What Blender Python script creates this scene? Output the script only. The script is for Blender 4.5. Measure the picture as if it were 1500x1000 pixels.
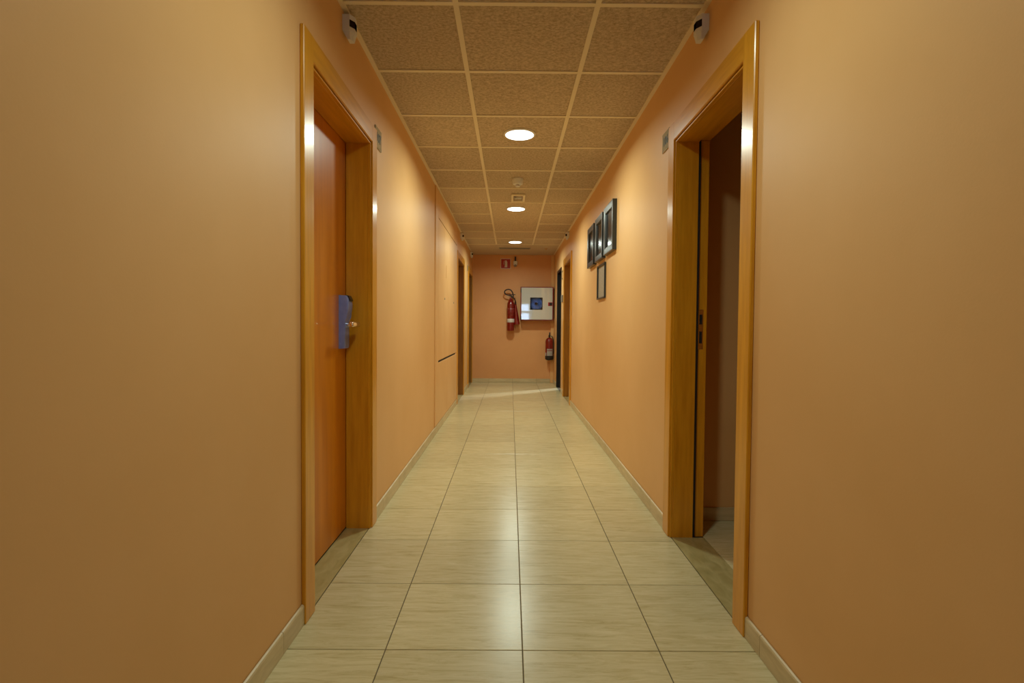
import bpy, bmesh, math, random
from mathutils import Vector, Matrix
random.seed(7)
for o in list(bpy.data.objects): bpy.data.objects.remove(o)
S = bpy.context.scene
C = S.collection
PI = math.pi

# ------------------------------------------------------------ measures (metres, camera stands at x=0 y=0)
CAMZ = 1.062
XL, XR = -0.733, 0.824          # corridor wall faces
YE = 10.15                      # end wall
YN = 0.25                       # where the corridor opens into the lobby behind the camera
ZC = 2.424                      # ceiling tiles
TH = 0.165                      # wall thickness

# ------------------------------------------------------------ camera
cam_d = bpy.data.cameras.new('camera'); cam = bpy.data.objects.new('camera', cam_d); C.objects.link(cam)
cam_d.sensor_width = 36.0; cam_d.lens = 36.0*781.4/1500.0; cam_d.clip_start = 0.02; cam_d.clip_end = 60
pitch, yaw, roll = 0.0279, 0.0033, 0.0078
fwd = Vector((math.sin(yaw)*math.cos(pitch), math.cos(yaw)*math.cos(pitch), -math.sin(pitch)))
right0 = fwd.cross(Vector((0,0,1))).normalized(); up0 = right0.cross(fwd)
# image content is turned clockwise by roll -> camera turned the other way
rt = right0*math.cos(roll) + up0*math.sin(roll); up = up0*math.cos(roll) - right0*math.sin(roll)
M = Matrix((rt, up, -fwd)).transposed().to_4x4(); M.translation = Vector((0,0,CAMZ))
cam.matrix_world = M
S.camera = cam

# ------------------------------------------------------------ world (daylight that only enters by the lobby window) and exposure
LAMP_W = 18.0          # watts of each round ceiling lamp
LAMP_COL = (0.84, 1.0, 0.86)
wd = bpy.data.worlds.new('world'); S.world = wd; wd.use_nodes = True
bg = wd.node_tree.nodes['Background']; bg.inputs[0].default_value = (0.50, 0.70, 1.0, 1); bg.inputs[1].default_value = 8.0
S.view_settings.view_transform = 'Standard'; S.view_settings.look = 'None'
S.view_settings.exposure = 0.0; S.view_settings.gamma = 1.0; S.view_settings.use_curve_mapping = False
# daylight falling into the stairwell behind the dark metal door
sl = bpy.data.lights.new('stairwell_daylight', 'SPOT'); sl.energy = 430; sl.color = (0.72, 0.83, 1.0)
sl.spot_size = math.radians(34); sl.spot_blend = 0.1; sl.shadow_soft_size = 0.09
so = bpy.data.objects.new('stairwell_daylight', sl); C.objects.link(so)
so.location = (2.50, 10.51, 2.25)
so.rotation_euler = (Vector((-0.05, 8.49, 0.0)) - so.location).to_track_quat('-Z', 'Y').to_euler()

# ------------------------------------------------------------ materials
def mat(name, col, rough=0.5, metal=0.0, spec=0.5, coat=0.0, coat_rough=0.1, emit=None):
    m = bpy.data.materials.new(name); m.use_nodes = True
    b = m.node_tree.nodes['Principled BSDF']
    b.inputs['Base Color'].default_value = (*col, 1); b.inputs['Roughness'].default_value = rough
    b.inputs['Metallic'].default_value = metal; b.inputs['Specular IOR Level'].default_value = spec
    b.inputs['Coat Weight'].default_value = coat; b.inputs['Coat Roughness'].default_value = coat_rough
    if emit: b.inputs['Emission Color'].default_value = (*emit[0], 1); b.inputs['Emission Strength'].default_value = emit[1]
    return m
def noisy(name, c1, c2, scale=(1,1,1), nscale=4, detail=6, rough=0.5, bump=0.0, bscale=None, lo=0.3, hi=0.7,
          spec=0.5, coat=0.0, coat_rough=0.1, per_object=False, c3=None, nrough=0.55, distort=0.0, bdist=0.001, rvar=0.0, metal=0.0):
    m = mat(name, c1, rough, metal, spec, coat, coat_rough); nt = m.node_tree; N = nt.nodes; L = nt.links
    b = N['Principled BSDF']
    tc = N.new('ShaderNodeTexCoord'); mp = N.new('ShaderNodeMapping'); mp.inputs['Scale'].default_value = scale
    src = tc.outputs['Object']
    if per_object:
        oi = N.new('ShaderNodeObjectInfo'); mul = N.new('ShaderNodeVectorMath'); mul.operation = 'SCALE'
        cx = N.new('ShaderNodeCombineXYZ'); cx.inputs[0].default_value = 31; cx.inputs[1].default_value = 17; cx.inputs[2].default_value = 53
        L.new(cx.outputs[0], mul.inputs[0]); L.new(oi.outputs['Random'], mul.inputs['Scale'])
        ad = N.new('ShaderNodeVectorMath'); ad.operation = 'ADD'; L.new(src, ad.inputs[0]); L.new(mul.outputs[0], ad.inputs[1]); src = ad.outputs[0]
    L.new(src, mp.inputs[0])
    nz = N.new('ShaderNodeTexNoise'); nz.inputs['Scale'].default_value = nscale; nz.inputs['Detail'].default_value = detail
    nz.inputs['Roughness'].default_value = nrough; nz.inputs['Distortion'].default_value = distort
    L.new(mp.outputs[0], nz.inputs['Vector'])
    cr = N.new('ShaderNodeValToRGB'); L.new(nz.outputs['Fac'], cr.inputs[0])
    cr.color_ramp.elements[0].position = lo; cr.color_ramp.elements[1].position = hi
    cr.color_ramp.elements[0].color = (*c1, 1); cr.color_ramp.elements[1].color = (*c2, 1)
    if c3:
        e = cr.color_ramp.elements.new((lo+hi)/2); e.color = (*c3, 1)
    out = cr.outputs[0]
    if per_object:
        hv = N.new('ShaderNodeHueSaturation'); mr = N.new('ShaderNodeMapRange'); mr.inputs['To Min'].default_value = 0.93; mr.inputs['To Max'].default_value = 1.05
        L.new(oi.outputs['Random'], mr.inputs['Value']); L.new(mr.outputs[0], hv.inputs['Value']); L.new(out, hv.inputs['Color']); out = hv.outputs[0]
    L.new(out, b.inputs['Base Color'])
    if bump:
        n2 = N.new('ShaderNodeTexNoise'); n2.inputs['Scale'].default_value = bscale or nscale*3; n2.inputs['Detail'].default_value = 4
        L.new(src if bscale else mp.outputs[0], n2.inputs['Vector'])
        bp = N.new('ShaderNodeBump'); bp.inputs['Strength'].default_value = bump; bp.inputs['Distance'].default_value = bdist
        L.new(n2.outputs['Fac'], bp.inputs['Height']); L.new(bp.outputs[0], b.inputs['Normal'])
    if rvar:
        mr2 = N.new('ShaderNodeMapRange'); mr2.inputs['To Min'].default_value = rough-rvar; mr2.inputs['To Max'].default_value = rough+rvar
        L.new(nz.outputs['Fac'], mr2.inputs['Value']); L.new(mr2.outputs[0], b.inputs['Roughness'])
    return m

WALL = noisy('peach_wall_paint', (0.77,0.44,0.172), (0.83,0.495,0.215), nscale=1.6, detail=5, rough=0.48, bump=0.25, bscale=160, spec=0.22, bdist=0.0006, lo=0.25, hi=0.75)
WALLE = noisy('salmon_end_wall_paint', (0.75,0.355,0.135), (0.81,0.40,0.16), nscale=1.6, detail=5, rough=0.5, bump=0.25, bscale=160, spec=0.35, bdist=0.0006)
CUPB = noisy('peach_cupboard_paint', (0.77,0.44,0.172), (0.82,0.49,0.21), nscale=1.8, detail=4, rough=0.42, bump=0.12, bscale=120, spec=0.4, bdist=0.0005)
CEIL = noisy('mineral_fibre_tile', (0.33,0.24,0.15), (0.72,0.58,0.43), nscale=62, detail=8, rough=0.95, bump=0.9, bscale=110, lo=0.30, hi=0.62, spec=0.1, per_object=True, nrough=0.75, bdist=0.002, scale=(1.0,1.25,1.0))
GRID = mat('cream_ceiling_grid', (0.86,0.74,0.54), 0.5)
PLASTER = noisy('plaster_board', (0.56,0.43,0.29), (0.62,0.48,0.33), nscale=3, rough=0.85)
TILE = noisy('travertine_look_tile', (0.44,0.345,0.15), (0.73,0.64,0.395), c3=(0.62,0.53,0.295), scale=(2.2,19,1), nscale=2.7, detail=10, rough=0.25, bump=0.15, bscale=60,
             per_object=True, lo=0.26, hi=0.70, spec=0.36, nrough=0.74, distort=0.9, rvar=0.05, bdist=0.0006)
SILL = noisy('olive_brown_threshold_stone', (0.33,0.265,0.10), (0.47,0.39,0.18), scale=(6,2.5,1), nscale=4, detail=8, rough=0.3, lo=0.3, hi=0.7, per_object=True, distort=0.8)
SKIRT = noisy('beige_skirting_tile', (0.54,0.42,0.22), (0.74,0.60,0.36), scale=(2,3,16), nscale=2.5, detail=8, rough=0.33, per_object=True, lo=0.28, hi=0.72, nrough=0.65)
GROUT = noisy('dark_grout', (0.10,0.075,0.04), (0.16,0.12,0.07), nscale=40, rough=0.9)
WOODF = noisy('varnished_beech_frame', (0.62,0.255,0.008), (0.80,0.37,0.020), scale=(9,9,0.7), nscale=5, detail=7, rough=0.3, coat=0.25, coat_rough=0.15, spec=0.4, lo=0.3, hi=0.7, bump=0.1, bscale=None, bdist=0.0006, nrough=0.6)
WOODD = noisy('varnished_orange_door_veneer', (0.54,0.155,0.002), (0.70,0.235,0.005), scale=(5,5,0.5), nscale=3, detail=7, rough=0.33, coat=0.2, coat_rough=0.2, spec=0.4, lo=0.3, hi=0.7, nrough=0.6)
SEALGAP = mat('black_rubber_and_gap_shade', (0.012,0.012,0.012), 0.6)
BLACKM = mat('dark_metal_door_paint', (0.010,0.008,0.008), 0.4)
WHITEP = mat('white_plastic', (0.78,0.76,0.74), 0.4)
DARKP = mat('dark_red_infrared_window', (0.03,0.008,0.006), 0.2)
STEEL = mat('brushed_steel', (0.62,0.60,0.57), 0.25, 1.0)
CHROME = mat('polished_chrome', (0.85,0.83,0.80), 0.12, 1.0)
LOCKM = noisy('blue_reflection_lock_cover', (0.20,0.27,0.66), (0.26,0.34,0.74), nscale=30, rough=0.3, metal=0.2)  # blue daylight reflection is put into the base colour
BLACKP = mat('black_plastic', (0.012,0.012,0.013), 0.35)
BLACKF = noisy('black_painted_frame', (0.013,0.018,0.017), (0.024,0.031,0.029), nscale=14, rough=0.32, coat=0.2, coat_rough=0.25)
RED = mat('red_enamel', (0.20,0.007,0.005), 0.22, coat=0.5)
REDD = mat('dark_red_frame_enamel', (0.22,0.010,0.010), 0.3)
REDS = mat('red_sign_plastic', (0.42,0.012,0.010), 0.4)
LABELW = noisy('printed_label', (0.62,0.58,0.52), (0.75,0.72,0.66), nscale=60, rough=0.5)
WHITES = mat('white_sign_print', (0.75,0.70,0.64), 0.5)
CABW = noisy('white_cabinet_enamel', (0.60,0.58,0.52), (0.64,0.62,0.56), nscale=3, detail=1, rough=0.10, bump=0.35, bscale=2.2, coat=1.0, coat_rough=0.03, bdist=0.02)
CABW.node_tree.nodes['Principled BSDF'].inputs['Coat IOR'].default_value = 1.9
SPEAR = mat('grey_illegible_ink', (0.05,0.05,0.035), 0.6)
PLATE = noisy('greenish_acrylic_plate', (0.33,0.34,0.27), (0.44,0.43,0.35), nscale=8, rough=0.15, coat=0.6)
PAPER = noisy('framed_paper', (0.34,0.28,0.20), (0.46,0.39,0.29), scale=(1,3,30), nscale=6, rough=0.6)
GREYP = mat('grey_plastic', (0.30,0.27,0.23), 0.45)
DARKROOM = noisy('grey_concrete', (0.03,0.03,0.03), (0.05,0.05,0.05), nscale=4, rough=0.9)
LOBBYW = noisy('lobby_wall_paint', (0.70,0.46,0.24), (0.76,0.52,0.28), nscale=2, rough=0.7)
HOSE = mat('red_hose', (0.35,0.02,0.015), 0.5)
LAMPM = mat('led_diffuser', (0.9,0.9,0.9), 0.5, emit=((0.93,1.0,0.95), 5.0))
RIM = mat('white_lamp_rim', (0.80,0.78,0.74), 0.4)
MIRR = mat('emergency_reflector', (0.55,0.47,0.36), 0.25, 0.7)

def picture_mat():
    m = noisy('dark_photo_print', (0.008,0.010,0.014), (0.060,0.052,0.055), nscale=7, detail=5, rough=0.16, spec=0.16, per_object=True, lo=0.42, hi=0.75)
    return m
PHOTO = picture_mat()
def glass(name, col=(1,1,1), rough=0.02):
    m = mat(name, col, rough); b = m.node_tree.nodes['Principled BSDF']
    b.inputs['Transmission Weight'].default_value = 1.0; b.inputs['IOR'].default_value = 1.45
    return m
BLUEGLASS = glass('blue_tinted_pane', (0.62,0.74,1.0))
REEL = noisy('blue_grey_hose_reel', (0.16,0.27,0.55), (0.30,0.42,0.72), nscale=6, rough=0.25, metal=0.4)

# ------------------------------------------------------------ mesh helpers (all coordinates are world coordinates)
def wloc(o):
    v = Vector((0,0,0))
    while o: v = v + o.location; o = o.parent
    return v
def obj(name, bm, m, parent=None, origin=None, smooth=False):
    """link bm (world coordinates) as one mesh object"""
    if origin is None:
        xs = [v.co for v in bm.verts]
        origin = Vector((sum(min(c[i] for c in xs)*0.5+max(c[i] for c in xs)*0.5 for i in [k]) for k in range(3)))
        if parent is None: origin.z = min(c.z for c in xs)
    origin = Vector(origin)
    bmesh.ops.translate(bm, vec=-origin, verts=bm.verts)
    bmesh.ops.recalc_face_normals(bm, faces=bm.faces)
    me = bpy.data.meshes.new(name); bm.to_mesh(me); bm.free()
    me.materials.append(m)
    if smooth:
        for p in me.polygons: p.use_smooth = True
        if smooth != 'all': me.set_sharp_from_angle(angle=math.radians(35))
    o = bpy.data.objects.new(name, me); C.objects.link(o)
    if parent: o.parent = parent; o.location = origin - wloc(parent)
    else: o.location = origin
    return o
def empty(name, loc, label, cat, group=None, kind=None):
    o = bpy.data.objects.new(name, None); C.objects.link(o); o.location = loc; o.empty_display_size = 0.05
    return tag(o, label, cat, group, kind)
def tag(o, label=None, cat=None, group=None, kind=None):
    if label: o['label'] = label
    if cat: o['category'] = cat
    if group: o['group'] = group
    if kind: o['kind'] = kind
    return o
def NB(): return bmesh.new()
def box(bm, x0, x1, y0, y1, z0, z1, bev=0.0, seg=1):
    t = bmesh.new(); bmesh.ops.create_cube(t, size=1)
    for v in t.verts:
        v.co = Vector(((x0+x1)/2 + v.co.x*abs(x1-x0), (y0+y1)/2 + v.co.y*abs(y1-y0), (z0+z1)/2 + v.co.z*abs(z1-z0)))
    if bev: bmesh.ops.bevel(t, geom=list(t.edges), offset=bev, segments=seg, affect='EDGES', profile=0.5)
    me = bpy.data.meshes.new('t'); t.to_mesh(me); t.free(); bm.from_mesh(me); bpy.data.meshes.remove(me)
    return bm
def B(*a, **k): return box(NB(), *a, **k)
def cyl(bm, p0, p1, r0, r1=None, seg=24, caps=True):
    r1 = r0 if r1 is None else r1; p0 = Vector(p0); p1 = Vector(p1); d = p1-p0
    q = d.to_track_quat('Z', 'Y').to_matrix()
    a = []; b = []
    for i in range(seg):
        t = 2*PI*i/seg; e = q @ Vector((math.cos(t), math.sin(t), 0))
        a.append(bm.verts.new(p0+e*r0)); b.append(bm.verts.new(p1+e*r1))
    for i in range(seg):
        j = (i+1) % seg; bm.faces.new((a[i], a[j], b[j], b[i]))
    if caps: bm.faces.new(a[::-1]); bm.faces.new(b)
    return bm
def lathe(bm, base, prof, seg=28, axis='Z'):
    base = Vector(base); rings = []
    for r, h in prof:
        ring = []
        for i in range(seg):
            t = 2*PI*i/seg
            if axis == 'Z': v = Vector((r*math.cos(t), r*math.sin(t), h))
            else: v = Vector((r*math.cos(t), -h, r*math.sin(t)))    # axis towards the camera (-Y)
            ring.append(bm.verts.new(base+v))
        rings.append(ring)
    for a, b in zip(rings, rings[1:]):
        for i in range(seg):
            j = (i+1) % seg; bm.faces.new((a[i], a[j], b[j], b[i]))
    bm.faces.new(rings[0][::-1]); bm.faces.new(rings[-1])
    return bm
def tube(bm, pts, r, seg=10):
    pts = [Vector(p) for p in pts]
    # Catmull-Rom smoothing
    P = [pts[0]] + pts + [pts[-1]]; out = []
    for i in range(1, len(P)-2):
        for k in range(6):
            t = k/6; p0, p1, p2, p3 = P[i-1], P[i], P[i+1], P[i+2]
            out.append(0.5*((2*p1)+(-p0+p2)*t+(2*p0-5*p1+4*p2-p3)*t*t+(-p0+3*p1-3*p2+p3)*t**3))
    out.append(pts[-1]); prev = None
    n = Vector((0, 1, 0.01)).normalized()
    for i, p in enumerate(out):
        d = (out[min(i+1, len(out)-1)] - out[max(i-1, 0)]).normalized()
        u = d.cross(n).normalized(); w = d.cross(u)
        ring = [bm.verts.new(p + (u*math.cos(2*PI*k/seg)+w*math.sin(2*PI*k/seg))*r) for k in range(seg)]
        if prev:
            for k in range(seg): bm.faces.new((prev[k], prev[(k+1) % seg], ring[(k+1) % seg], ring[k]))
        else: bm.faces.new(ring)
        prev = ring
    bm.faces.new(prev[::-1])
    return bm
def prism_y(bm, poly, y0, y1):      # poly of (x, z)
    a = [bm.verts.new((x, y0, z)) for x, z in poly]; b = [bm.verts.new((x, y1, z)) for x, z in poly]
    n = len(poly)
    for i in range(n): bm.faces.new((a[i], a[(i+1) % n], b[(i+1) % n], b[i]))
    bm.faces.new(a[::-1]); bm.faces.new(b); return bm
def prism_z(bm, poly, z0, z1):      # poly of (x, y)
    a = [bm.verts.new((x, y, z0)) for x, y in poly]; b = [bm.verts.new((x, y, z1)) for x, y in poly]
    n = len(poly)
    for i in range(n): bm.faces.new((a[i], a[(i+1) % n], b[(i+1) % n], b[i]))
    bm.faces.new(a[::-1]); bm.faces.new(b); return bm
def xw(s, d):                       # x at distance d out of the wall face into the corridor; s=-1 left wall, +1 right wall
    return (XL if s < 0 else XR) - s*d
def wb(bm, s, d0, d1, y0, y1, z0, z1, bev=0.0, seg=1):
    a, b = sorted((xw(s, d0), xw(s, d1)))
    return box(bm, a, b, y0, y1, z0, z1, bev, seg)
def WB(*a, **k): return wb(NB(), *a, **k)
def shared(name, src, loc, parent):
    o = bpy.data.objects.new(name, src.data); C.objects.link(o); o.parent = parent
    o.location = Vector(loc) - wloc(parent); return o
def copy_tree(o, dloc=(0,0,0), label=None, parent=None, kids=None):
    c = o.copy(); C.objects.link(c); c.parent = parent
    if parent is None:
        c.location = o.location + Vector(dloc)
        if label: c['label'] = label
    for ch in o.children_recursive:
        if ch.parent == o: copy_tree(ch, parent=c)
    return c
def text_mesh(name, s, size, m, parent, origin, rot, depth=0.001):
    cu = bpy.data.curves.new('txt', 'FONT'); cu.body = s; cu.size = size; cu.extrude = depth; cu.align_x = 'CENTER'; cu.align_y = 'CENTER'
    t = bpy.data.objects.new('txt', cu); C.objects.link(t)
    dg = bpy.context.evaluated_depsgraph_get(); me = bpy.data.meshes.new_from_object(t.evaluated_get(dg))
    bpy.data.objects.remove(t); bpy.data.curves.remove(cu)
    me.name = name; me.materials.clear(); me.materials.append(m)
    o = bpy.data.objects.new(name, me); C.objects.link(o); o.parent = parent
    o.location = Vector(origin) - wloc(parent); o.rotation_euler = rot
    return o

# ============================================================ STRUCTURE
# door openings: (y0, y1, ztop)  (outer size of the lining, hidden by the casing)
OPEN_L = [(1.93, 2.825, 2.05), (7.31, 8.27, 2.045), (9.21, 10.09, 2.045)]
OPEN_R = [(1.865, 2.715, 2.035), (7.26, 8.14, 2.045), (8.66, 9.42, 2.03)]
def wall_with_openings(name, s, ops, label):
    bm = NB(); y = YN
    a, b = sorted((xw(s, 0), xw(s, -TH)))
    for (o0, o1, zt) in ops:
        box(bm, a, b, y, o0, 0, 2.6)
        box(bm, a, b, o0, o1, zt, 2.6)
        y = o1
    box(bm, a, b, y, YE+0.15, 0, 2.6)
    o = obj(name, bm, WALL, origin=(xw(s, -TH/2), 5, 0))
    return tag(o, label, 'wall', kind='structure')
wl = wall_with_openings('wall_left', -1, OPEN_L, 'long peach painted wall on the left side of the corridor')
wr = wall_with_openings('wall_right', 1, OPEN_R, 'long peach painted wall on the right side of the corridor')
tag(obj('wall_end', B(XL-0.001, XR+0.001, YE, YE+0.15, 0, 2.6), WALLE, origin=(0.045, YE, 0)), 'short peach wall closing the far end of the corridor', 'wall', kind='structure')
# boxed pipe in the far right corner
tag(obj('trim_1', B(0.765, XR, YE-0.045, YE, 0.0, ZC-0.001, bev=0.004), WALL), 'narrow painted pipe boxing in the far right corner of the corridor', 'trim', kind='structure')

# lobby behind the camera (gives the place a closed end and a daylight window)
bm = NB()
box(bm, -2.2, XL-TH, YN-0.15, YN, 0, 2.6); box(bm, XR+TH, 2.4, YN-0.15, YN, 0, 2.6)
box(bm, XL-TH, XL, YN-0.15, YN, 0, 2.6); box(bm, XR, XR+TH, YN-0.15, YN, 0, 2.6)
box(bm, -2.35, -2.2, -3.6, YN, 0, 2.6); box(bm, 2.4, 2.55, -3.6, YN, 0, 2.6)
WX0, WX1, WZ0, WZ1 = 0.40, 0.86, 1.15, 2.1
box(bm, -2.35, WX0, -3.75, -3.6, 0, 2.6); box(bm, WX1, 2.55, -3.75, -3.6, 0, 2.6)
box(bm, WX0, WX1, -3.75, -3.6, 0, WZ0); box(bm, WX0, WX1, -3.75, -3.6, WZ1, 2.6)
tag(obj('wall_back', bm, LOBBYW, origin=(0, -2, 0)), 'lobby walls behind the viewer', 'wall', kind='structure')
bm = NB()
for a in ((WX0, WX0+0.05, WZ0, WZ1), (WX1-0.05, WX1, WZ0, WZ1), (WX0, WX1, WZ0, WZ0+0.05), (WX0, WX1, WZ1-0.05, WZ1), (WX0, WX1, 1.66, 1.70)):
    box(bm, a[0], a[1], -3.70, -3.65, a[2], a[3])
box(bm, WX0, WX1, -3.70, -3.65, 1.66, 1.76)
win = tag(obj('window_1', bm, WHITEP, origin=(0.95, -3.68, WZ0)), 'white framed lobby window behind the viewer', 'window', kind='structure')

# ---- floor: grout bed with individual tiles
bm = NB(); box(bm, -2.4, 3.9, -3.8, 10.95, -0.12, -0.0035)
floor = tag(obj('floor', bm, GROUT, origin=(0, 5, -0.1)), 'beige travertine look tiled floor of the corridor', 'floor', kind='structure')
XC = [XL, -0.402, 0.048, 0.498, XR]
Y0 = 1.7231 - 0.45*4
src = {}
G = 0.0016
def floor_tile(x0, x1, y0, y1, parent=floor):
    w = round(x1-x0, 3); d = round(y1-y0, 3); k = (w, d)
    c = ((x0+x1)/2, (y0+y1)/2, 0)
    if k not in src:
        bm = box(NB(), -w/2+G, w/2-G, -d/2+G, d/2-G, -0.010, 0.0)
        top = [e for e in bm.edges if all(v.co.z > -0.001 for v in e.verts)]
        bmesh.ops.bevel(bm, geom=top, offset=0.0012, segments=1, affect='EDGES')
        o = obj('floor_tile', bm, TILE, parent, origin=(0,0,0)); src[k] = o; o.location = Vector(c)-wloc(parent)
    else: o = shared('floor_tile', src[k], c, parent)
    return o
r = 0
y = Y0
while y < YE-0.01:
    y1 = min(y+0.45, YE)
    for i in range(4): floor_tile(XC[i], XC[i+1], y, y1)
    y += 0.45
# room beyond the open door on the right
for i in range(3):
    for j in range(3):
        floor_tile(XR+TH+i*0.45, XR+TH+(i+1)*0.45, 2.92-(j+1)*0.45-0.13*(0), 2.92-j*0.45)
# plain lobby floor
tag(obj('floor_slab', B(-2.2, 2.4, -3.6, Y0-0.001, -0.01, 0.0), TILE, floor), None)

# ---- ceiling: slab, tiles, grid
bm = NB(); box(bm, -2.4, 3.9, -3.8, 10.95, ZC+0.02, 2.75)
ceiling = tag(obj('ceiling', bm, PLASTER, origin=(0, 5, ZC+0.02)), 'suspended ceiling of tan fibre tiles in a cream grid', 'ceiling', kind='structure')
CX = [XL, -0.2408, 0.3592, XR]
CY0 = 2.288
csrc = {}
def ceiling_tile(x0, x1, y0, y1, m=CEIL, name='ceiling_tile'):
    w = round(x1-x0, 3); d = round(y1-y0, 3); k = (w, d, m.name); c = ((x0+x1)/2, (y0+y1)/2, ZC)
    c = (c[0], c[1], c[2] + random.uniform(-0.0008, 0.0012))
    if k not in csrc:
        bm = box(NB(), -w/2+0.004, w/2-0.004, -d/2+0.004, d/2-0.004, 0.0, 0.016)
        o = obj(name, bm, m, ceiling, origin=(0,0,0)); csrc[k] = o; o.location = Vector(c)-wloc(ceiling)
    else: o = shared(name, csrc[k], c, ceiling)
    return o
rows = [(CY0+0.6*k, CY0+0.6*(k+1)) for k in range(-3, 11)]
for (a, b) in rows:
    for i in range(3):
        if i == 1 and 5.8 < a < 7.6: continue
        ceiling_tile(CX[i], CX[i+1], a, b)
ceiling_tile(CX[1], CX[2], CY0+3.6, CY0+5.4)
YB = rows[-1][1]
tag(obj('plaster_panel', B(XL, XR, YB, YE, ZC-0.004, ZC+0.016), PLASTER, ceiling))
tag(obj('lobby_panel', B(-2.2, 2.4, -3.6, rows[0][0], ZC, ZC+0.016), PLASTER, ceiling))
for x in CX[1:3]:
    obj('main_runner', B(x-0.012, x+0.012, rows[0][0], YB, ZC-0.006, ZC+0.004), GRID, ceiling)
for k in range(-2, 12):
    y = CY0+0.6*k
    segs = [(CX[0]+0.02, CX[1]-0.012), (CX[1]+0.012, CX[2]-0.012), (CX[2]+0.012, CX[3]-0.02)]
    for i, (a, b) in enumerate(segs):
        if i == 1 and k in (7, 8): continue
        obj('cross_tee', B(a, b, y-0.012, y+0.012, ZC-0.005, ZC+0.004), GRID, ceiling)
for a, b in ((XL, XL+0.022), (XR-0.022, XR)):
    obj('edge_angle', B(a, b, YN, YE, ZC-0.007, ZC+0.004), GRID, ceiling)

# ---- skirting tiles
def skirting(name, s, runs, label):
    base = NB()
    for (a, b) in runs: wb(base, s, 0.0, 0.002, a, b, 0.0, 0.07)
    bo = tag(obj(name, base, GROUT, origin=(xw(s, 0), runs[0][0], 0)), label, 'baseboard', kind='structure')
    ks = {}
    for (a, b) in runs:
        y = a
        cuts = [a] + [Y0+0.45*k-0.03 for k in range(30) if a+0.02 < Y0+0.45*k-0.03 < b-0.02] + [b]
        for c0, c1 in zip(cuts, cuts[1:]):
            k = round(c1-c0, 3); c = (xw(s, 0.002), (c0+c1)/2, 0)
            if k not in ks:
                # profile with a rounded top edge
                p = [(0, 0.001), (0.009, 0.001), (0.009, 0.066), (0.0065, 0.0715), (0.002, 0.0735), (0, 0.0735)]
                bm = NB(); prism_y(bm, [(-s*u, z) for u, z in p], -k/2+0.0010, k/2-0.0010)
                o = obj('skirting_tile', bm, SKIRT, bo, origin=(0,0,0)); ks[k] = o; o.location = Vector(c)-wloc(bo)
            else: shared('skirting_tile', ks[k], c, bo)
skirting('baseboard_left', -1, [(YN, 1.865), (2.871, 7.24), (8.345, 9.155)], 'beige tiled skirting along the left wall')
skirting('baseboard_right', 1, [(YN, 1.803), (2.777, 7.195), (8.215, 8.60), (9.48, YE-0.05)], 'beige tiled skirting along the right wall')
be = tag(obj('baseboard_end', B(XL+0.01, 0.765, YE-0.002, YE, 0, 0.07), GROUT, origin=(0, YE, 0)), 'greyish tiled skirting along the far end wall', 'baseboard', kind='structure')
for i in range(4):
    a = XC[i] if i else XL+0.01; b = XC[i+1] if i < 3 else 0.765
    obj('skirting_tile', B(a+0.001, b-0.001, YE-0.010, YE-0.002, 0.001, 0.0735, bev=0.002), SKIRT, be)

# ---- doors
def door(name, s, y0, y1, zt, label, cw=0.092, leaf=True, dleaf=-0.118, step=0.013, jm=None):
    """y0,y1,zt: outer size of the casing"""
    yb, yt = y0, y1
    e = empty(name, (xw(s, 0), (y0+y1)/2, 0), label, 'door', kind='structure')
    T = 0.016
    obj('casing', WB(s, 0.0, T, y0, y0+cw, 0, zt, bev=0.003), WOODF, e)
    obj('casing', WB(s, 0.0, T, y1-cw, y1, 0, zt, bev=0.003), WOODF, e)
    hd = obj('casing', WB(s, 0.0, T-0.0004, y0+0.003, y1-0.003, zt-cw, zt-0.0003, bev=0.003), WOODH, e)
    # lining (jamb): shows as a stepped bead inside the casing, then the reveal
    j0, j1, jz = y0+cw+step, y1-cw-step, zt-cw-step
    q = min(dleaf, -0.10)
    dj = -0.107 if not leaf else dleaf
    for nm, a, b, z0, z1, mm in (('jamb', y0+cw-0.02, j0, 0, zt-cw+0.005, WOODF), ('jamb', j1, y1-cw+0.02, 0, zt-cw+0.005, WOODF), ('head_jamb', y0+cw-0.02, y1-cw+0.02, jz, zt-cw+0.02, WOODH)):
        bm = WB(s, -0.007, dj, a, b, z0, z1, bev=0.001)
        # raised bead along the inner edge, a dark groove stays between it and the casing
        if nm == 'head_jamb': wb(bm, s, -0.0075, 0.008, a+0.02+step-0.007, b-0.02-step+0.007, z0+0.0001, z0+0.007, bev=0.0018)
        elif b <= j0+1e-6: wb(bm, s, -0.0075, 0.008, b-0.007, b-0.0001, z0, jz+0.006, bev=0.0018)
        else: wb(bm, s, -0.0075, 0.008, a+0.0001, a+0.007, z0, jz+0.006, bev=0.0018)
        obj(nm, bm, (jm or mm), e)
    # groove shadow gap between casing and lining
    if leaf:
        lf = obj('door_leaf', WB(s, dleaf-0.002, dleaf-0.042, j0-0.012, j1+0.012, 0.006, jz+0.012, bev=0.002), WOODD, e)
    else: lf = None
    return e, lf, (j0, j1, jz, dj)
WOODK = noisy('dark_jamb_and_gap_tone', (0.20,0.085,0.012), (0.30,0.14,0.025), scale=(9,9,0.7), nscale=5, rough=0.35)  # darker brown than the casing, for far left linings and cupboard gaps
WOODK2 = noisy('brown_jamb_tone', (0.30,0.125,0.012), (0.42,0.19,0.022), scale=(9,9,0.7), nscale=5, rough=0.35)  # brown between casing and the darkest lining, for the far right door
WOODH = noisy('varnished_beech_header', (0.62,0.255,0.008), (0.80,0.37,0.020), scale=(9,0.7,9), nscale=5, detail=7, rough=0.3, coat=0.25, coat_rough=0.15, spec=0.4, lo=0.3, hi=0.7, nrough=0.6)

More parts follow.
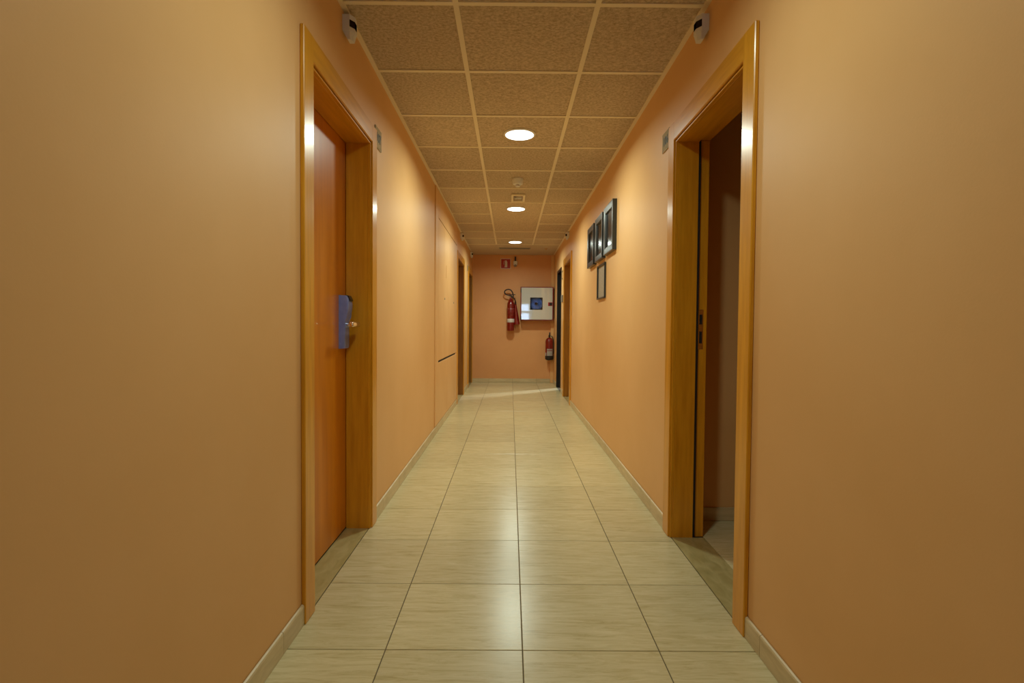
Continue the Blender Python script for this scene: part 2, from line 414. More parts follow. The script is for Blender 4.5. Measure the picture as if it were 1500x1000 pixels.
dA, leafA, gA = door('door_1', -1, 1.865, 2.871, 2.100, 'closed orange wooden door with electronic lock, nearest on the left')
dR, _, gR = door('door_2', 1, 1.803, 2.777, 2.090, 'open doorway with wooden casing and dark room behind, nearest on the right', leaf=False)
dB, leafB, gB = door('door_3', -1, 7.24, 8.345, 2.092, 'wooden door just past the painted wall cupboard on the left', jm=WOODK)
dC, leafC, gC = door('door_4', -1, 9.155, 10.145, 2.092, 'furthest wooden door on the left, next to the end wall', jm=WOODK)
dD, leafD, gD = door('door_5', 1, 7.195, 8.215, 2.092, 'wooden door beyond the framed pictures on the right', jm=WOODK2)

# thresholds
def threshold(e, s, g, d1):
    obj('threshold', WB(s, -0.0015, d1, g[0], g[1], -0.010, 0.001), SILL, e)
threshold(dA, -1, gA, -0.12); threshold(dR, 1, gR, -TH); threshold(dB, -1, gB, -0.12); threshold(dC, -1, gC, -0.12); threshold(dD, 1, gD, -0.12)

# door_2: rubber seal, rebate and strike plate, leaf swung into the room
j0, j1, jz, dj = gR
obj('door_seal', WB(1, dj, dj-0.011, j1+0.001, j1+0.02, 0, jz+0.01), SEALGAP, dR)
obj('rebate', WB(1, dj-0.011, -TH, j1+0.012, j1+0.035, 0, jz+0.012, bev=0.002), WOODF, dR)
obj('rebate', WB(1, dj, -TH, j0-0.035, j0-0.012, 0, jz+0.012), WOODF, dR)
obj('rebate', WB(1, dj, -TH, j0-0.012, j1+0.012, jz+0.012, jz+0.035), WOODH, dR)
sp = obj('strike_plate', WB(1, dj-0.014, dj-0.040, j1+0.0105, j1+0.013, 0.955, 1.155, bev=0.0008), STEEL, dR)
obj('latch_hole', WB(1, dj-0.020, dj-0.034, j1+0.0095, j1+0.0115, 1.08, 1.13), SEALGAP, sp)
obj('latch_hole', WB(1, dj-0.020, dj-0.034, j1+0.0095, j1+0.0115, 0.985, 1.045), SEALGAP, sp)
ol = obj('door_leaf', B(XR+TH+0.012, XR+TH+0.012+0.79, 1.83, 1.87, 0.008, 1.99, bev=0.002), WOODD, dR)
obj('door_closer', B(XR+TH+0.15, XR+TH+0.37, 1.87, 1.915, 1.90, 1.955, bev=0.006, seg=2), STEEL, ol, smooth=True)
bm = NB(); cyl(bm, (XR+TH+0.28, 1.90, 1.962), (XR+TH+0.10, 2.17, 1.966), 0.007, seg=10); cyl(bm, (XR+TH+0.10, 2.17, 1.966), (XR+TH+0.015, 2.30, 1.966), 0.007, seg=10)
obj('closer_arm', bm, BLACKP, dR)
bm = NB(); box(bm, XR+TH+0.001, XR+TH+0.028, 2.265, 2.335, 1.925, 1.99, bev=0.003)
obj('closer_bracket', bm, BLACKP, dR)

# door_1: electronic lock on the leaf
lx = xw(-1, -0.120)                   # leaf surface
yl0, yl1 = 2.655, 2.728
prof = [(0, 1.212), (0.036, 1.210), (0.044, 1.196), (0.0485, 1.170), (0.0475, 1.145), (0.042, 1.120), (0.034, 1.100), (0.0315, 1.085), (0.031, 0.955), (0.028, 0.947), (0, 0.945)]
bm = NB(); prism_y(bm, [(lx+u, z) for u, z in prof], yl0, yl1)
bmesh.ops.bevel(bm, geom=[e for e in bm.edges if abs((e.verts[0].co-e.verts[1].co).y) < 1e-5 and min(v.co.x for v in e.verts) > lx+0.005], offset=0.005, segments=3, affect='EDGES', profile=0.5)
lock = obj('electronic_lock', bm, LOCKM, leafA, smooth=True); lock['label'] = 'electronic lock housing with bulged top and painted blue reflection'
bm = NB(); prism_y(bm, [(lx+0.030, 1.214), (lx+0.042, 1.211), (lx+0.0515, 1.190), (lx+0.051, 1.183), (lx+0.038, 1.190), (lx+0.028, 1.205)], yl0+0.02, yl1-0.006)
lk = obj('card_reader', bm, BLACKP, leafA)
bm = NB(); cyl(bm, (lx+0.028, 2.695, 1.064), (lx+0.042, 2.695, 1.064), 0.017, seg=20)
cyl(bm, (lx+0.040, 2.695, 1.064), (lx+0.078, 2.695, 1.066), 0.0095, seg=16)
box(bm, lx+0.070, lx+0.093, 2.590, 2.708, 1.054, 1.080, bev=0.008, seg=3)
lv = obj('lever_handle', bm, CHROME, leafA, smooth=True); lv['label'] = 'polished metal lever handle'

# simple handles on the far wooden doors (lever on a plate)
for lf, s, g in ((leafB, -1, gB), (leafC, -1, gC), (leafD, 1, gD)):
    bm = NB(); wb(bm, s, -0.12, -0.108, g[1]-0.115, g[1]-0.065, 0.95, 1.18, bev=0.003)
    hp = obj('handle_plate', bm, STEEL, lf)
    bm = NB(); cyl(bm, (xw(s, -0.108), g[1]-0.09, 1.06), (xw(s, -0.055), g[1]-0.09, 1.06), 0.009, seg=12)
    wb(bm, s, -0.066, -0.05, g[1]-0.20, g[1]-0.08, 1.05, 1.07, bev=0.005)
    obj('lever_handle', bm, STEEL, lf)

# dark metal door at the far right, slightly ajar towards the stairwell
e = empty('door_6', (XR, 9.04, 0), 'dark metal door at the far right beside the fire hose cabinet', 'door', kind='structure')
bm = NB(); wb(bm, 1, 0.006, -TH, 8.655, 8.69, 0, 2.035); wb(bm, 1, 0.006, -TH, 9.385, 9.425, 0, 2.035); wb(bm, 1, 0.006, -TH, 8.655, 9.425, 1.99, 2.035)
obj('door_frame', bm, BLACKM, e)
bm = B(-0.02, 0.02, 0.0, 0.66, 0.01, 1.985, bev=0.002)
lf = obj('door_leaf', bm, BLACKM, e, origin=(0,0,0)); lf.location = Vector((XR+0.06, 8.692, 0))-wloc(e); lf.rotation_euler = (0, 0, math.radians(-27))
bm = NB(); cyl(bm, (-0.02, 0.60, 1.0), (-0.06, 0.60, 1.0), 0.009, seg=12); box(bm, -0.066, -0.052, 0.50, 0.61, 0.992, 1.01, bev=0.004)
h = obj('lever_handle', bm, STEEL, lf, origin=(0,0,0)); h.location = (0,0,0)

# stairwell box behind that door, and shells behind the others
bm = NB()
x0 = XR+TH
box(bm, x0, 3.6, 8.2, 8.3, 0, 2.6); box(bm, x0, 3.6, 10.75, 10.85, 0, 2.6); box(bm, 3.5, 3.6, 8.3, 10.75, 0, 2.6)
tag(obj('wall_stairwell', bm, DARKROOM, origin=(2.2, 9.5, 0)), 'dark stairwell walls behind the dark metal door', 'wall', kind='structure')
# room behind the open doorway
bm = NB()
box(bm, x0, 2.9, 2.92, 3.02, 0, 2.6); box(bm, 2.80, 2.9, 0.6, 2.92, 0, 2.6); box(bm, x0, 2.9, 0.5, 0.6, 0, 2.6)
tag(obj('wall_room', bm, WALL, origin=(1.9, 2.97, 0)), 'dim peach wall of the room seen through the open doorway', 'wall', kind='structure')
bm = NB()
br = tag(obj('baseboard_room', B(x0+0.003, 2.795, 2.918, 2.92, 0, 0.07), GROUT), 'tiled skirting of the dim room seen through the open doorway', 'baseboard', kind='structure')
for i in range(4):
    obj('skirting_tile', B(x0+0.003+i*0.45+0.001, x0+0.003+(i+1)*0.45-0.001, 2.909, 2.918, 0.001, 0.0735, bev=0.002), SKIRT, br)
# sealed backs behind closed leaves
bm = NB()
for s, g in ((-1, gA), (-1, gB), (-1, gC), (1, gD)):
    wb(bm, s, -TH-0.002, -TH-0.03, g[0]-0.1, g[1]+0.1, 0, 2.2)
tag(obj('wall_backing', bm, DARKROOM, origin=(0, 5, 0)), 'rough backing behind the closed doors', 'wall', kind='structure')

# ---- flush painted wall cupboard on the left
cb = empty('wall_cupboard', (XL, 6.19, 0.08), 'flush peach painted built-in cupboard set into the left wall', 'cupboard')
obj('cupboard_frame', WB(-1, 0.0, 0.003, 5.15, 7.225, 0.078, ZC-0.008, bev=0.0015), CUPB, cb)
D0, D1 = 0.003, 0.0105
def panel(name, y0, y1, z0, z1, g=0.0022):
    return obj(name, WB(-1, D0, D1, y0+g, y1-g, z0+g, z1-g, bev=0.0012), CUPB, cb)
panel('side_stile', 5.155, 5.36, 0.08, ZC-0.010)
panel('top_door', 5.36, 6.255, 2.142, ZC-0.010, 0.0025); panel('top_door', 6.255, 7.16, 2.142, ZC-0.010, 0.0025)
p1 = panel('cupboard_door', 5.36, 5.80, 0.712, 2.138, 0.0015); p2 = panel('cupboard_door', 5.80, 6.255, 0.712, 2.138); p3 = panel('cupboard_door', 6.255, 7.16, 0.712, 2.138, 0.002)
panel('lower_door', 5.36, 6.13, 0.08, 0.692, 0.002); panel('lower_door', 6.13, 7.16, 0.08, 0.692, 0.002)
obj('gap_shade_strip', WB(-1, D0-0.001, D0+0.0006, 5.30, 7.05, 0.692, 0.712), SEALGAP, cb)  # dark strips put gap shade into the cupboard seams
obj('gap_shade_strip', WB(-1, D0-0.001, D0+0.0006, 5.36, 7.16, 2.135, 2.145), SEALGAP, cb)
obj('gap_shade_strip', WB(-1, D0-0.001, D0+0.0006, 6.251, 6.259, 0.72, ZC-0.012), WOODK, cb)
obj('gap_shade_strip', WB(-1, D0-0.001, D0+0.0006, 6.126, 6.134, 0.085, 0.69), WOODK, cb)
panel('side_stile', 7.16, 7.222, 0.08, ZC-0.010)
bm = NB(); cyl(bm, (xw(-1, D1), 5.865, 1.36), (xw(-1, D1+0.004), 5.865, 1.36), 0.011, seg=14); obj('cupboard_lock', bm, GREYP, p2)
bm = NB(); cyl(bm, (xw(-1, D1), 6.765, 1.357), (xw(-1, D1+0.004), 6.765, 1.357), 0.011, seg=14); obj('cupboard_lock', bm, GREYP, p3)
obj('flush_pull', WB(-1, D1, D1+0.003, 6.00, 6.035, 1.60, 1.74, bev=0.001), CUPB, p2)

# ============================================================ THINGS
# ---- ceiling lamps
def lamp(y, x, label):
    e = empty('ceiling_lamp', (x, y, ZC-0.012), label, 'lamp', 'round ceiling lamps along the corridor')
    bm = NB(); lathe(bm, (x, y, ZC-0.0005), [(0.100, 0.0), (0.112, 0.0), (0.113, -0.004), (0.108, -0.009), (0.100, -0.010)], seg=40)
    obj('lamp_rim', bm, RIM, e, smooth=True)
    bm = NB(); lathe(bm, (x, y, ZC-0.008), [(0.0995, 0.003), (0.0995, -0.003), (0.094, -0.005)], seg=40)
    obj('diffuser', bm, LAMPM, e, smooth=True)
    ld = bpy.data.lights.new('lamp_light', 'AREA'); ld.shape = 'DISK'; ld.size = 0.19; ld.energy = LAMP_W; ld.color = LAMP_COL
    ld.spread = math.radians(166)
    lo = bpy.data.objects.new('lamp_light', ld); C.objects.link(lo); lo.parent = e; lo.location = (0, 0, -0.004)
    return e
l1 = lamp(3.81, 0.055, 'round lit ceiling lamp nearest to the viewer, between the two front doors')
for y, x, t in ((6.19, 0.056, 'round lit ceiling lamp in the middle, just beyond the square emergency light'),
                (8.61, 0.068, 'furthest round lit ceiling lamp, in front of the slot grille'),
                (1.41, 0.055, 'round lit ceiling lamp directly overhead, outside the picture')):
    c = copy_tree(l1, Vector((x, y, ZC-0.012))-l1.location, t)
    if y < 2:            # the overhead lamp is dimmed to keep the near walls darker
        for ch in c.children:
            if ch.type == 'LIGHT': ch.data = ch.data.copy(); ch.data.energy = LAMP_W*0.5

# ---- smoke detector
e = empty('smoke_detector', (0.058, 4.96, ZC), 'round white smoke detector hanging from the ceiling before the emergency light', 'detector')
bm = NB(); lathe(bm, (0.058, 4.96, ZC-0.0005), [(0.052, 0), (0.053, -0.018), (0.050, -0.024), (0.050, -0.038), (0.044, -0.050), (0.03, -0.054)], seg=32)
obj('detector_body', bm, WHITEP, e, smooth=True)
bm = NB(); lathe(bm, (0.058, 4.96, ZC-0.053), [(0.014, 0), (0.014, -0.010), (0.022, -0.012), (0.022, -0.018), (0.012, -0.022)], seg=20)
obj('sensor_tip', bm, WHITEP, e, smooth=True)

# ---- emergency light
ex0, ex1, ey0, ey1 = 0.0, 0.143, 5.50, 5.80
e = empty('emergency_light', (0.0715, 5.65, ZC), 'rectangular cream framed emergency light in the ceiling before the middle lamp', 'emergency light')
bm = NB(); zf = ZC-0.018
for a in ((ex0, ex1, ey0, ey0+0.035), (ex0, ex1, ey1-0.035, ey1), (ex0, ex0+0.022, ey0+0.035, ey1-0.035), (ex1-0.022, ex1, ey0+0.035, ey1-0.035)): box(bm, *a, zf, ZC-0.0025)
obj('light_frame', bm, GRID, e)
obj('reflector', B(ex0+0.023, ex1-0.023, ey0+0.036, ey1-0.036, ZC-0.008, ZC-0.0025), MIRR, e)
bm = NB(); cyl(bm, (0.035, 5.65, ZC-0.012), (0.108, 5.65, ZC-0.012), 0.009, seg=12)
obj('light_tube', bm, WHITEP, e, smooth=True)
obj('light_socket', B(0.03, 0.05, 5.60, 5.70, ZC-0.016, ZC-0.007), GREYP, e)

# ---- slot ventilation grille
gx0, gx1, gy0, gy1 = -0.205, 0.337, 9.22, 9.36
e = empty('ventilation_grille', ((gx0+gx1)/2, 9.29, ZC-0.004), 'long narrow ventilation slot grille in the ceiling beyond the last lamp', 'grille')
bm = NB()
for a in ((gx0, gx1, gy0, gy0+0.012), (gx0, gx1, gy1-0.012, gy1), (gx0, gx0+0.012, gy0+0.012, gy1-0.012), (gx1-0.012, gx1, gy0+0.012, gy1-0.012)): box(bm, *a, ZC-0.012, ZC-0.0045)
obj('grille_frame', bm, GREYP, e)
obj('grille_back', B(gx0+0.01, gx1-0.01, gy0+0.01, gy1-0.01, ZC-0.0058, ZC-0.0045), SEALGAP, e)
for k in range(6):
    yy = gy0+0.022+k*0.019
    obj('slat', B(gx0+0.011, gx1-0.011, yy, yy+0.006, ZC-0.011, ZC-0.006), GREYP, e)
# small sprinkler beside it
bm = NB(); lathe(bm, (0.607, 9.27, ZC-0.0045), [(0.030, 0), (0.030, -0.003), (0.010, -0.006), (0.008, -0.020), (0.018, -0.022), (0.018, -0.025)], seg=20)
tag(obj('sprinkler', bm, CHROME, smooth=True, origin=(0.607, 9.27, ZC-0.004)), 'small chrome sprinkler head in the ceiling near the far right corner', 'sprinkler')

# ---- infrared motion sensors high on the walls
def sensor(s, y, zt, label):
    e = empty('motion_sensor', (xw(s, 0), y, zt), label, 'sensor', 'small white sensors under the ceiling')
    P = lambda d, yy: (xw(s, d), yy)
    bm = NB()
    prism_z(bm, [P(0, y-0.0), P(0.030, y-0.0), P(0.047, y+0.024), P(0.047, y+0.055), P(0, y+0.055)], zt-0.068, zt)
    # lower sloping chin
    a = [Vector((*P(0.004, y+0.004), zt-0.068)), Vector((*P(0.030, y+0.004), zt-0.068)), Vector((*P(0.046, y+0.026), zt-0.068)), Vector((*P(0.046, y+0.053), zt-0.068)), Vector((*P(0.004, y+0.053), zt-0.068))]
    b = [Vector((*P(0.018, y+0.010), zt-0.100)), Vector((*P(0.030, y+0.010), zt-0.100)), Vector((*P(0.038, y+0.028), zt-0.100)), Vector((*P(0.038, y+0.050), zt-0.100)), Vector((*P(0.018, y+0.050), zt-0.100))]
    va = [bm.verts.new(p) for p in a]; vb = [bm.verts.new(p) for p in b]
    for i in range(5): bm.faces.new((va[i], va[(i+1) % 5], vb[(i+1) % 5], vb[i]))
    bm.faces.new(va); bm.faces.new(vb)
    obj('sensor_body', bm, WHITEP, e)
    bm = NB(); o = 0.0008
    pts = [P(0.030+o, y-o), P(0.047+o, y+0.024-o), P(0.047+o, y+0.050)]
    q = [bm.verts.new((px, py, z)) for (px, py) in pts for z in (zt-0.022, zt-0.052)]
    bm.faces.new((q[0], q[1], q[3], q[2])); bm.faces.new((q[2], q[3], q[5], q[4]))
    bmesh.ops.solidify(bm, geom=list(bm.faces), thickness=0.0006)
    obj('sensor_window', bm, DARKP, e)
    obj('bracket', WB(s, 0.0, 0.02, y+0.02, y+0.045, zt, zt+0.010), GREYP, e)
    return e
sensor(-1, 2.335, 2.400, 'white motion sensor under the ceiling above the near left door')
sensor(1, 2.270, 2.380, 'white motion sensor under the ceiling above the near right doorway')
sensor(-1, 7.75, 2.405, 'small far sensor above the wooden door past the cupboard on the left')
sensor(-1, 9.62, 2.395, 'small far sensor above the last door on the left')
sensor(1, 7.60, 2.405, 'small far sensor above the wooden door beyond the pictures on the right')
# one on the end wall
e = empty('wall_detector', (0.085, YE, 2.19), 'small white detector box on the end wall beside the red sign', 'detector')
obj('detector_body', B(0.048, 0.122, YE-0.045, YE, 2.225, 2.30, bev=0.006, seg=2), WHITEP, e)
bm = NB(); cyl(bm, (0.085, YE-0.022, 2.235), (0.085, YE-0.022, 2.195), 0.027, 0.020, seg=18)
obj('detector_lens', bm, GREYP, e, smooth=True)
obj('bracket', B(0.072, 0.098, YE-0.03, YE, 2.295, 2.385, bev=0.002), BLACKP, e)

# ---- red fire extinguisher sign
e = empty('fire_sign', (-0.10, YE, 2.155), 'red square sign with white extinguisher pictogram high on the end wall', 'sign')
obj('sign_border', B(-0.193, -0.003, YE-0.003, YE-0.0002, 2.155, 2.348), WHITES, e)
obj('sign_face', B(-0.184, -0.011, YE-0.0045, YE-0.003, 2.164, 2.339), REDS, e)
yy0, yy1 = YE-0.0057, YE-0.0045
bm = NB(); prism_y(bm, [(-0.118, 2.185), (-0.068, 2.185), (-0.068, 2.285), (-0.080, 2.305), (-0.084, 2.316), (-0.100, 2.316), (-0.104, 2.305), (-0.112, 2.285), (-0.112, 2.215), (-0.118, 2.205)], yy0, yy1)
obj('pictogram', bm, WHITES, e)
bm = NB(); tube(bm, [(-0.104, yy0, 2.306), (-0.125, yy0, 2.300), (-0.134, yy0, 2.270), (-0.132, yy0, 2.235)], 0.0035, seg=6)
obj('pictogram_hose', bm, WHITES, e)

# ---- fire hose cabinet
CY = YE-0.20
cx0, cx1, cz0, cz1 = 0.186, 0.800, 1.180, 1.805
e = empty('fire_hose_cabinet', (0.49, YE, 1.18), 'white fire hose cabinet with red frame and square window on the end wall', 'fire cabinet')
bm = NB()
f = 0.022
for a in ((cx0, cx1, cz0, cz0+f), (cx0, cx1, cz1-f, cz1), (cx0, cx0+f, cz0+f, cz1-f), (cx1-f, cx1, cz0+f, cz1-f)):
    box(bm, a[0], a[1], CY+0.0, YE-0.001, a[2], a[3])
box(bm, cx0+f, cx1-f, YE-0.02, YE-0.001, cz0+f, cz1-f)
obj('cabinet_box', bm, REDD, e)
# door as a ring around the window, thin red-edged
wx0, wx1, wz0, wz1 = 0.370, 0.590, 1.385, 1.600
dx0, dx1, dz0, dz1 = cx0+0.016, cx1-0.020, cz0+0.016, cz1-0.016
bm = NB()
outer = [(dx0, dz0), (dx1, dz0), (dx1, dz1), (dx0, dz1)]; inner = [(wx0, wz0), (wx1, wz0), (wx1, wz1), (wx0, wz1)]
for yv in (CY-0.012, CY):
    o_ = [bm.verts.new((x, yv, z)) for x, z in outer]; i_ = [bm.verts.new((x, yv, z)) for x, z in inner]
    for k in range(4): bm.faces.new((o_[k], o_[(k+1) % 4], i_[(k+1) % 4], i_[k]))
    if yv < CY-0.001: o1, i1 = o_, i_
    else:
        for k in range(4):
            bm.faces.new((o1[k], o1[(k+1) % 4], o_[(k+1) % 4], o_[k])); bm.faces.new((i1[k], i1[(k+1) % 4], i_[(k+1) % 4], i_[k]))
dr = obj('cabinet_door', bm, CABW, e)
bm = NB()
for a in ((wx0-0.004, wx1+0.004, wz0-0.006, wz0+0.006), (wx0-0.004, wx1+0.004, wz1-0.006, wz1+0.006), (wx0-0.006, wx0+0.006, wz0, wz1), (wx1-0.006, wx1+0.006, wz0, wz1)):
    box(bm, a[0], a[1], CY-0.017, CY-0.011, a[2], a[3], bev=0.002)
obj('window_gasket', bm, BLACKP, dr)
obj('window_pane', B(wx0+0.003, wx1-0.003, CY-0.010, CY-0.007, wz0+0.003, wz1-0.003), BLUEGLASS, dr)
obj('door_latch', B(0.700, 0.776, CY-0.020, CY-0.011, 1.452, 1.518, bev=0.003), REDS, dr)
obj('latch_key', B(0.722, 0.774, CY-0.023, CY-0.019, 1.460, 1.510, bev=0.002), BLACKP, dr)
for z in (1.225, 1.73): 
    bm = NB(); cyl(bm, (cx0+0.006, CY-0.010, z-0.035), (cx0+0.006, CY-0.010, z+0.035), 0.008, seg=10); obj('hinge', bm, BLACKP, dr)
# reel seen through the window
rc = (0.480, CY+0.05, 1.492)
bm = NB(); lathe(bm, rc, [(0.125, 0.0), (0.125, 0.010), (0.112, 0.022), (0.075, 0.014), (0.040, 0.018), (0.038, 0.030), (0.030, 0.032)], seg=40, axis='Y')
re_ = obj('hose_reel', bm, REEL, e, smooth=True)
bm = NB(); lathe(bm, (rc[0], rc[1]-0.030, rc[2]), [(0.026, 0.0), (0.026, 0.010), (0.018, 0.012)], seg=16, axis='Y'); obj('reel_hub', bm, BLACKP, re_, smooth=True)
bm = NB()
for k in range(4):
    t0 = []
    for i in range(25):
        a = 2*PI*i/24; t0.append((rc[0]+0.10*math.cos(a), rc[1]+0.02+k*0.022, rc[2]+0.10*math.sin(a)))
    tube(bm, t0, 0.011, seg=8)
obj('hose', bm, HOSE, re_, smooth=True)

# ---- CO2 extinguisher with horn
ec = (0.005, YE-0.115)
e = empty('carbon_dioxide_extinguisher', (ec[0], ec[1], 0.985), 'tall slim red extinguisher with black hose loop and horn, left of the hose cabinet', 'fire extinguisher')
bm = NB(); R = 0.070
lathe(bm, (ec[0], ec[1], 0.985), [(R-0.006, 0), (R, 0.008), (R, 0.475), (R-0.004, 0.505), (R-0.018, 0.545), (R-0.038, 0.580), (0.022, 0.598), (0.020, 0.622)], seg=32)
obj('cylinder', bm, RED, e, smooth=True)
bm = NB(); lathe(bm, (ec[0], ec[1], 1.14), [(R+0.0005, 0), (R+0.0012, 0.001), (R+0.0012, 0.066), (R+0.0005, 0.067)], seg=32)
obj('label_band', bm, LABELW, e, smooth=True)
bm = NB(); lathe(bm, (ec[0], ec[1], 1.27), [(R+0.0003, 0), (R+0.001, 0.001), (R+0.001, 0.135), (R+0.0003, 0.136)], seg=32)
obj('instruction_print', bm, noisy('red_print_with_text_rows', (0.19,0.008,0.006), (0.42,0.14,0.11), scale=(4,4,30), nscale=3, rough=0.3, lo=0.5, hi=0.7), e, smooth=True)
bm = NB(); cyl(bm, (ec[0], ec[1], 1.60), (ec[0], ec[1], 1.652), 0.020, seg=16); box(bm, ec[0]-0.075, ec[0]+0.02, ec[1]-0.008, ec[1]+0.008, 1.628, 1.638, bev=0.002); cyl(bm, (ec[0], ec[1], 1.635), (ec[0]+0.06, ec[1]-0.01, 1.632), 0.012, seg=12)
obj('valve', bm, STEEL, e, smooth=True)
bm = NB(); box(bm, ec[0]-0.02, ec[0]+0.085, ec[1]-0.010, ec[1]+0.010, 1.655, 1.668, bev=0.003); obj('squeeze_handle', bm, BLACKP, e)
bm = NB(); tube(bm, [(ec[0]+0.045, ec[1]-0.02, 1.635), (ec[0]+0.03, ec[1]-0.03, 1.70), (ec[0]-0.005, ec[1]-0.03, 1.745), (ec[0]-0.055, ec[1]-0.03, 1.757), (ec[0]-0.105, ec[1]-0.03, 1.735), (ec[0]-0.118, ec[1]-0.03, 1.695), (ec[0]-0.085, ec[1]-0.03, 1.660), (ec[0]-0.02, ec[1]-0.035, 1.645), (ec[0]+0.05, ec[1]-0.035, 1.600), (ec[0]+0.085, ec[1]-0.03, 1.545), (ec[0]+0.088, ec[1]-0.02, 1.48)], 0.011, seg=10)
obj('hose', bm, BLACKP, e, smooth=True)
bm = NB(); cyl(bm, (ec[0]+0.088, ec[1]-0.01, 1.49), (ec[0]+0.118, ec[1]+0.0, 1.105), 0.017, 0.058, seg=26, caps=False); cyl(bm, (ec[0]+0.088, ec[1]-0.01, 1.488), (ec[0]+0.118, ec[1], 1.107), 0.014, 0.055, seg=26, caps=False)
cyl(bm, (ec[0]+0.087, ec[1]-0.01, 1.53), (ec[0]+0.088, ec[1]-0.01, 1.488), 0.016, 0.017, seg=20)
obj('horn', bm, RED, e, smooth=True)
obj('wall_bracket', B(ec[0]-0.03, ec[0]+0.03, ec[1]+0.065, YE-0.0005, 1.35, 1.42), STEEL, e)

# ---- powder extinguisher
ec = (0.735, YE-0.14)
e = empty('powder_extinguisher', (ec[0], ec[1], 0.44), 'stout red extinguisher with black boot and white label, low beside the dark door', 'fire extinguisher')
R = 0.076; zb = 0.440
bm = NB(); lathe(bm, (ec[0], ec[1], zb+0.06), [(R, 0), (R, 0.290), (R-0.006, 0.318), (R-0.022, 0.342), (R-0.045, 0.356), (0.018, 0.360), (0.017, 0.372)], seg=32)
obj('cylinder', bm, RED, e, smooth=True)
bm = NB(); lathe(bm, (ec[0], ec[1], zb), [(R-0.022, 0), (R-0.004, 0.012), (R+0.003, 0.028), (R+0.003, 0.080), (R+0.0005, 0.082)], seg=32)
obj('base_boot', bm, BLACKP, e, smooth=True)
bm = NB()   # label: curved patch on the viewer's side
def patch(bm, c, r, a0, a1, z0, z1, n=10):
    lo = []; hi = []
    for i in range(n+1):
        a = a0+(a1-a0)*i/n; x = c[0]+r*math.cos(a); y = c[1]+r*math.sin(a)
        lo.append(bm.verts.new((x, y, z0))); hi.append(bm.verts.new((x, y, z1)))
    for i in range(n): bm.faces.new((lo[i], lo[i+1], hi[i+1], hi[i]))
    bmesh.ops.solidify(bm, geom=list(bm.faces), thickness=0.0006)
patch(bm, ec, R+0.0012, math.radians(-128), math.radians(-42), zb+0.083, zb+0.212); lb = obj('label_sheet', bm, LABELW, e, smooth=True)
bm = NB(); patch(bm, ec, R+0.0022, math.radians(-122), math.radians(-50), zb+0.170, zb+0.182); obj('red_stripe', bm, REDS, lb)
bm = NB(); patch(bm, ec, R+0.0012, math.radians(-172), math.radians(-140), zb+0.072, zb+0.14); obj('inspection_tag', bm, WHITES, e)
bm = NB(); cyl(bm, (ec[0], ec[1], zb+0.425), (ec[0], ec[1], zb+0.465), 0.019, seg=16); box(bm, ec[0]-0.012, ec[0]+0.012, ec[1]-0.07, ec[1]+0.02, zb+0.462, zb+0.476, bev=0.002)
prism_y(bm, [(ec[0]-0.012, zb+0.470), (ec[0]+0.012, zb+0.470), (ec[0]+0.010, zb+0.520), (ec[0]-0.008, zb+0.522)], ec[1]-0.075, ec[1]-0.02)
obj('valve', bm, BLACKP, e)
bm = NB(); cyl(bm, (ec[0], ec[1]-0.01, zb+0.450), (ec[0]+0.05, ec[1]-0.01, zb+0.452), 0.005, seg=8); obj('safety_pin', bm, STEEL, e)
bm = NB(); tube(bm, [(ec[0]+0.01, ec[1], zb+0.455), (ec[0]+0.05, ec[1]+0.01, zb+0.44), (ec[0]+0.074, ec[1]+0.015, zb+0.38), (ec[0]+0.082, ec[1]+0.01, zb+0.30), (ec[0]+0.083, ec[1]+0.01, zb+0.12)], 0.0075, seg=8)
obj('hose', bm, BLACKP, e, smooth=True)
obj('wall_bracket', B(ec[0]-0.025, ec[0]+0.025, ec[1]+0.07, YE-0.0005-0.045*0, zb+0.27, zb+0.33), STEEL, e)

# ---- framed pictures on the right wall
def frame(name, y0, y1, z0, z1, depth, fw, m_in, label, group, canvas=False):
    e = empty(name, (XR, (y0+y1)/2, z0), label, 'picture', group)
    bm = NB(); s = 1
    prof = [(0.0, 0.0), (depth, 0.0), (depth, fw*0.15), (depth-0.002, fw*0.9), (depth-0.014, fw), (0.0, fw)]
    # four mitred rails
    def ring(d, t): return [Vector((xw(1, d), y0+t, z0+t)), Vector((xw(1, d), y1-t, z0+t)), Vector((xw(1, d), y1-t, z1-t)), Vector((xw(1, d), y0+t, z1-t))]
    rings = [[bm.verts.new(p) for p in ring(d, t)] for d, t in prof]
    for a, b in zip(rings, rings[1:]+rings[:1]):
        for k in range(4): bm.faces.new((a[k], a[(k+1) % 4], b[(k+1) % 4], b[k]))
    obj('frame_moulding', bm, BLACKF, e)
    obj('picture_sheet', WB(1, 0.001, max(0.004, depth-0.016), y0+fw-0.001, y1-fw+0.001, z0+fw-0.001, z1-fw+0.001), m_in, e)
    if canvas:
        obj('picture_glass', WB(1, depth-0.015, depth-0.0135, y0+fw-0.001, y1-fw+0.001, z0+fw-0.001, z1-fw+0.001), CLEAR, e)
    return e
CLEAR = glass('clear_picture_glass')
grp = 'framed pictures on the right wall'
frame('framed_picture', 4.180, 4.580, 1.672, 2.066, 0.034, 0.056, PHOTO, 'largest looking of three thick black framed pictures, nearest one', grp)
frame('framed_picture', 4.655, 5.055, 1.668, 2.064, 0.034, 0.056, PHOTO, 'middle one of the three thick black framed pictures', grp)
frame('framed_picture', 5.145, 5.545, 1.666, 2.062, 0.034, 0.056, PHOTO, 'furthest of the three thick black framed pictures in the row', grp)
frame('framed_certificate', 4.620, 5.010, 1.318, 1.628, 0.018, 0.014, PAPER, 'thin black framed paper hanging below the row of thick black pictures', grp, canvas=False)

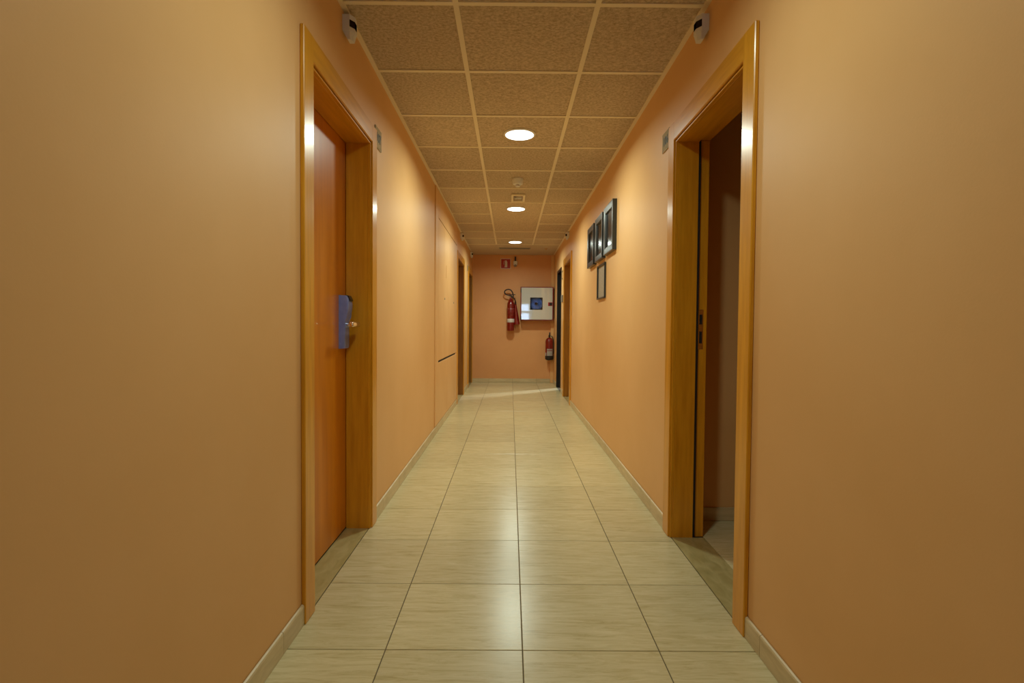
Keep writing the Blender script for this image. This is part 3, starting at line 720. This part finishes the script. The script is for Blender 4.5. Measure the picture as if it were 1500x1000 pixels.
# ---- door number plates
def plate(s, y0, y1, z0, z1, num, label, d0=0.0):
    e = empty('door_number_plate', (xw(s, 0), (y0+y1)/2, z0), label, 'sign', 'number plates beside the doors')
    obj('plate', WB(s, d0, d0+0.006, y0, y1, z0, z1, bev=0.001), PLATE, e)
    if num:
        text_mesh('number', num, (z1-z0)*0.62, SPEAR, e, (xw(s, d0+0.0068), (y0+y1)/2, (z0+z1)/2), (PI/2, 0, PI/2 if s < 0 else -PI/2), 0.0006)
    else:
        obj('dark_mark', WB(s, d0+0.006, d0+0.0068, y0+(y1-y0)*0.3, y0+(y1-y0)*0.7, z0+(z1-z0)*0.2, z0+(z1-z0)*0.8), SPEAR, e)
    return e
plate(-1, 2.880, 3.010, 2.025, 2.135, '107', 'small grey plate numbered 107 beside the near left door')
plate(1, 2.800, 2.925, 2.005, 2.105, '106', 'small grey plate numbered 106 beside the near right doorway')
plate(-1, 8.350, 8.470, 2.00, 2.09, None, 'tiny grey plate beside the wooden door past the cupboard on the left')
plate(-1, 9.035, 9.150, 2.00, 2.09, None, 'tiny grey plate beside the last door on the left')
plate(1, 8.222, 8.345, 1.99, 2.10, None, 'tiny grey plate beside the wooden door beyond the pictures on the right')
# pictogram plate and grey control box between the two far doors on the right
e = empty('pictogram_plate', (XR, 8.50, 1.84), 'small pale plate with a dark pictogram left of the dark metal door', 'sign')
obj('plate', WB(1, 0, 0.004, 8.43, 8.58, 1.80, 1.97), WALL, e)
bm = NB(); wb(bm, 1, 0.004, 0.006, 8.52, 8.56, 1.82, 1.95); wb(bm, 1, 0.004, 0.006, 8.44, 8.53, 1.93, 1.955); wb(bm, 1, 0.004, 0.006, 8.46, 8.53, 1.815, 1.84)
obj('pictogram', bm, SPEAR, e)
e = empty('wall_switch', (XR, 8.42, 1.46), 'grey switch box on the wall between the two far right doors', 'switch')
obj('switch_box', WB(1, 0, 0.022, 8.37, 8.50, 1.455, 1.565, bev=0.004), GREYP, e)
obj('rocker', WB(1, 0.022, 0.027, 8.40, 8.47, 1.48, 1.54, bev=0.002), GREYP, e)
